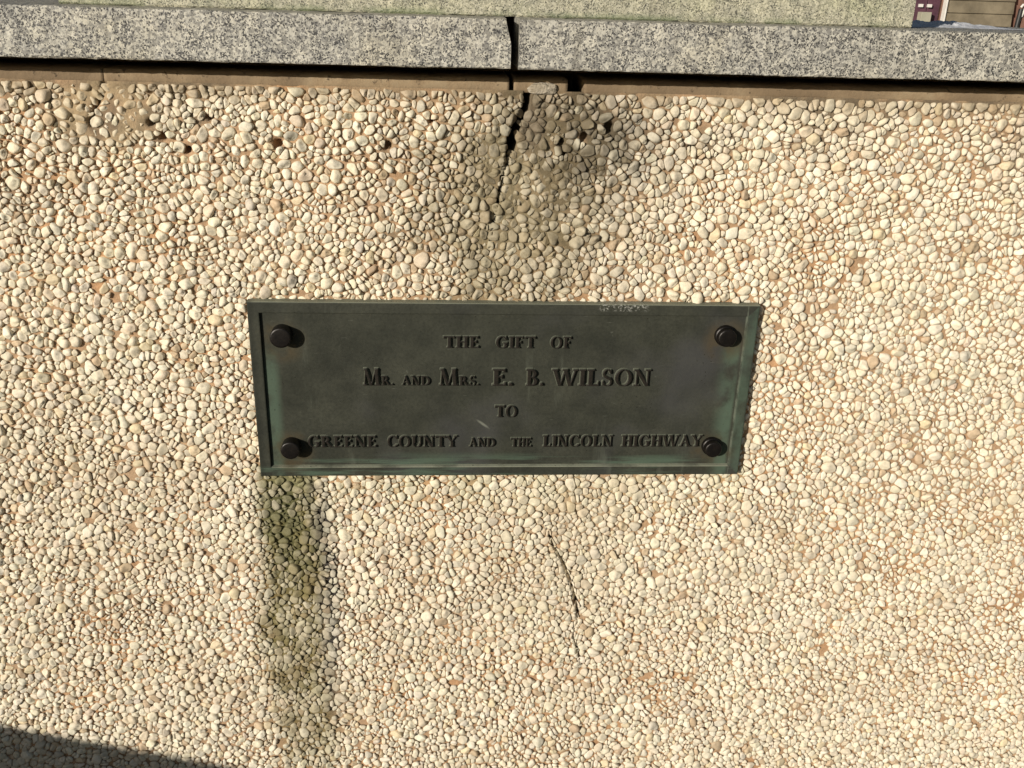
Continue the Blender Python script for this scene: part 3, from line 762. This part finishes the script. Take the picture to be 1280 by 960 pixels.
def G_S(X, Z):
    up = np.maximum(ring(X, Z, .31, .755, .245, .265, .12, .075), -bx_(X, Z, .31, .9, .35, .80) )
    lo = np.maximum(ring(X, Z, .325, .265, .27, .285, .12, .075), -bx_(X, Z, -.3, .325, .22, .70))
    L = math.hypot(.34, .36)
    sp = np.maximum(np.abs((X - .318) * .50 + (Z - .515) * .86) - .085, np.abs((X - .318) * .86 - (Z - .515) * .50) - .20)
    return U(up, lo, sp, bx_(X, Z, .47, .53, .72, .98), bx_(X, Z, .075, .135, .02, .30))
def G_dot(X, Z): return np.hypot(X - .13, Z - .09) - .10
GL = {'I': (G_I, .37), 'H': (G_H, .88), 'T': (G_T, .82), 'E': (G_E, .72), 'F': (G_F, .68), 'L': (G_L, .70), 'O': (G_O, .98), 'C': (G_C, .86), 'G': (G_G, .94), 'D': (G_D, .95),
      'B': (G_B, .75), 'R': (G_R, .90), 'N': (G_N, .92), 'M': (G_M, 1.16), 'A': (G_A, .92), 'W': (G_W, 1.33), 'Y': (G_Y, .86), 'U': (G_U, .88), 'S': (G_S, .64), '.': (G_dot, .26)}
LH = .0028
LM = {}
def letter_mesh(ch):
    if ch in LM: return LM[ch]
    fn, w = GL[ch]; st = 1 / 34
    xs = np.arange(-.12, w + .12, st); zs = np.arange(-.10, 1.10, st)
    X, Z = np.meshgrid(xs, zs, indexing='ij'); d = fn(X, Z)
    h = sstep(.036, -.022, d)
    act = d < .045
    id_ = np.arange(X.size).reshape(X.shape)
    Q = np.stack([id_[:-1, :-1].ravel(), id_[1:, :-1].ravel(), id_[1:, 1:].ravel(), id_[:-1, 1:].ravel()], 1)
    Q = Q[act.ravel()[Q].any(1)]
    us, inv = np.unique(Q, return_inverse=True)
    V = np.stack([X.ravel(), -h.ravel() + .06, Z.ravel()], 1)[us]      # y in units of letter relief
    LM[ch] = mesh_np('letter', V, inv.reshape(Q.shape), True); LM[ch].materials.append(BRZL)
    return LM[ch]
LINES = [('THE', -57.8, -25.1, 44.0, 55.3), ('GIFT', -10.5, 26.1, 44.0, 55.3), ('OF', 39.3, 59.2, 44.0, 55.3),
         ('M', -131.0, -115.2, 7.0, 23.6), ('R.', -114.3, -103.3, 7.0, 16.4), ('AND', -96.0, -69.6, 7.0, 16.4), ('M', -61.5, -44.4, 7.0, 23.6), ('RS.', -43.2, -24.5, 7.0, 16.4),
         ('E.', -12.7, 6.6, 7.0, 23.6), ('B.', 18.5, 35.0, 7.0, 23.6), ('WILSON', 43.2, 135.1, 7.0, 23.6), ('TO', -9.8, 11.3, -25.1, -13.2),
         ('GREENE', -184.5, -120.3, -56.2, -44.4), ('COUNTY', -110.6, -44.9, -56.2, -44.4), ('AND', -33.5, -8.4, -56.3, -46.9), ('THE', 6.1, 26.1, -56.3, -46.9),
         ('LINCOLN', 36.8, 104.0, -56.2, -44.2), ('HIGHWAY', 112.5, 190.7, -56.2, -44.2)]
for (wd, x0, x1, z0, z1) in LINES:
    cap = (z1 - z0) / 1000; gap = .07
    tot = sum(GL[c][1] for c in wd) + gap * (len(wd) - 1)
    kx = (x1 - x0) / 1000 / tot; x = x0 / 1000
    for ch in wd:
        o = ppart('letter', letter_mesh(ch), None)
        o.location = POFF + Vector((x, FY, z0 / 1000)); o.scale = (kx, LH * (cap / .0118) ** .5, cap)
        x += (GL[ch][1] + gap) * kx

# ------------------------------------------------------------------ granite plinth added out of frame to cast the shadow at the wall's foot
plinth = tag(empty('shadow_plinth', (-1.6305, 0, GZ)), 'low grey granite plinth with flat cap added out of view to shade the wall', 'plinth')
sd = np.array((.445, -1.0)); sd /= np.linalg.norm(sd); lf = np.array((sd[1], -sd[0]))
def slanted(name, s0, s1, w0, w1, z0, z1, bev):
    me = box_mesh(name, s0, s1, w0, w1, z0, z1, bev)
    for v in me.vertices:
        s, w, zz = v.co; v.co = (sd[0] * s + lf[0] * w, sd[1] * s + lf[1] * w, zz)
    bm = bmesh.new(); bm.from_mesh(me); bmesh.ops.recalc_face_normals(bm, faces=bm.faces); bm.to_mesh(me); bm.free()
    return me
link_mesh('cap', slanted('cap', .66, 1.9, 0, .46, .50, -.0745 - GZ, .006), plinth, GRAN)
link_mesh('body', slanted('body', .70, 1.86, .03, .43, 0, .5005, .006), plinth, GRAN2)

# ------------------------------------------------------------------ building across the road
BY = 14.0; BZ = GZ - .12
bld = tag(empty('street_building', (0, BY, BZ)), 'maroon and brown building with wooden boarded wall across the road', 'building')
MAR = mat_simple('maroon_paint', (.060, .022, .036), (.12, .050, .072), 6, .6)
TANB = mat_simple('weathered_boards', (.11, .09, .058), (.26, .215, .145), 3.0, .85)
BRK = mat_simple('brown_render', (.15, .075, .055), (.22, .12, .085), 5, .85)
WHT = mat_simple('white_trim_paint', (.62, .59, .55), (.75, .73, .68), 8, .6)
GRY = mat_simple('tan_meter_box', (.32, .31, .23), (.38, .36, .28), 10, .7)
DRK = mat_simple('dark_iron', (.012, .012, .013), (.03, .03, .03), 20, .5)
ROOF = mat_simple('dark_shingles', (.05, .045, .045), (.09, .08, .08), 20, .9)
def bpart(name, x0, x1, y0, y1, z0, z1, mat, parent=None, bev=.004):
    me = box_mesh(name, x0, x1, y0, y1, z0 - BZ, z1 - BZ, bev)
    o = link_mesh(name, me, parent or bld, mat); return o
bpart('wall', -12, 14, .14, 6, BZ, 3.2, BRK)
bpart('roof', -12.4, 14.4, -.4, 6.5, 3.2, 3.5, ROOF)
for k in range(60):                                   # upright maroon boards
    x = -4.9 + k * .205 - .06
    bpart('siding_board', x, x + .19, .07 + .012 * (k % 2), .15, BZ + .25, 3.19, MAR)
bpart('corner_board', 7.40, 7.422, .03, .15, BZ + .25, 3.19, WHT)
for z0 in np.arange(-.485, 2.6, .178):                 # wide weathered boards, each lapping the next
    me = box_mesh('plank', 7.45, 8.46, -.02, .10, z0 - BZ, z0 + .170 - BZ, .004)
    for v in me.vertices: v.co.y += .05 - .22 * (.16 - (v.co.z + BZ - z0)) * .5
    link_mesh('plank', me, bld, TANB)
bpart('post', 8.60, 9.3, .0, .15, BZ + .05, 3.19, BRK)
bpart('white_strip', 8.665, 8.70, -.03, -.002, .08, .95, WHT)
bpart('meter_box', 7.00, 7.155, -.06, .08, .075, .225, GRY)
for x in (6.985, 7.12):
    bpart('white_plate', x, x + .058, .02, .09, .29, .335, WHT)
def tube(name, pts, r, mat):
    cu = bpy.data.curves.new(name, 'CURVE'); cu.dimensions = '3D'; s = cu.splines.new('POLY'); s.points.add(len(pts) - 1)
    for q, p_ in zip(s.points, pts): q.co = (*p_, 1)
    cu.bevel_depth = r; cu.bevel_resolution = 3; cu.use_fill_caps = True
    ob = bpy.data.objects.new('tmp', cu); COL.objects.link(ob)
    me = bpy.data.meshes.new_from_object(ob); bpy.data.objects.remove(ob); me.name = name; me.materials.clear(); me.materials.append(mat)
    return link_mesh(name, me, bld)
tube('drain_pipe', [(8.545, -.02, .31 - BZ), (8.50, -.02, -.6 - BZ)], .035, DRK)
tube('pipe_hook', [(8.515, -.06, .33 - BZ), (8.53, -.07, .365 - BZ), (8.565, -.07, .365 - BZ), (8.585, -.06, .33 - BZ), (8.575, -.02, .20 - BZ)], .018, WHT)
bpart('door', -6.6, -5.6, .10, .16, BZ + .1, 2.0, DRK)
for x in (-9.5, -2.0, 1.5, 10.5):
    w = bpart('window', x, x + 1.1, .0, .16, 1.2, 2.6, WHT)
    bpart('pane', x + .07, x + 1.03, -.02, .02, 1.27, 2.53, DRK, w)
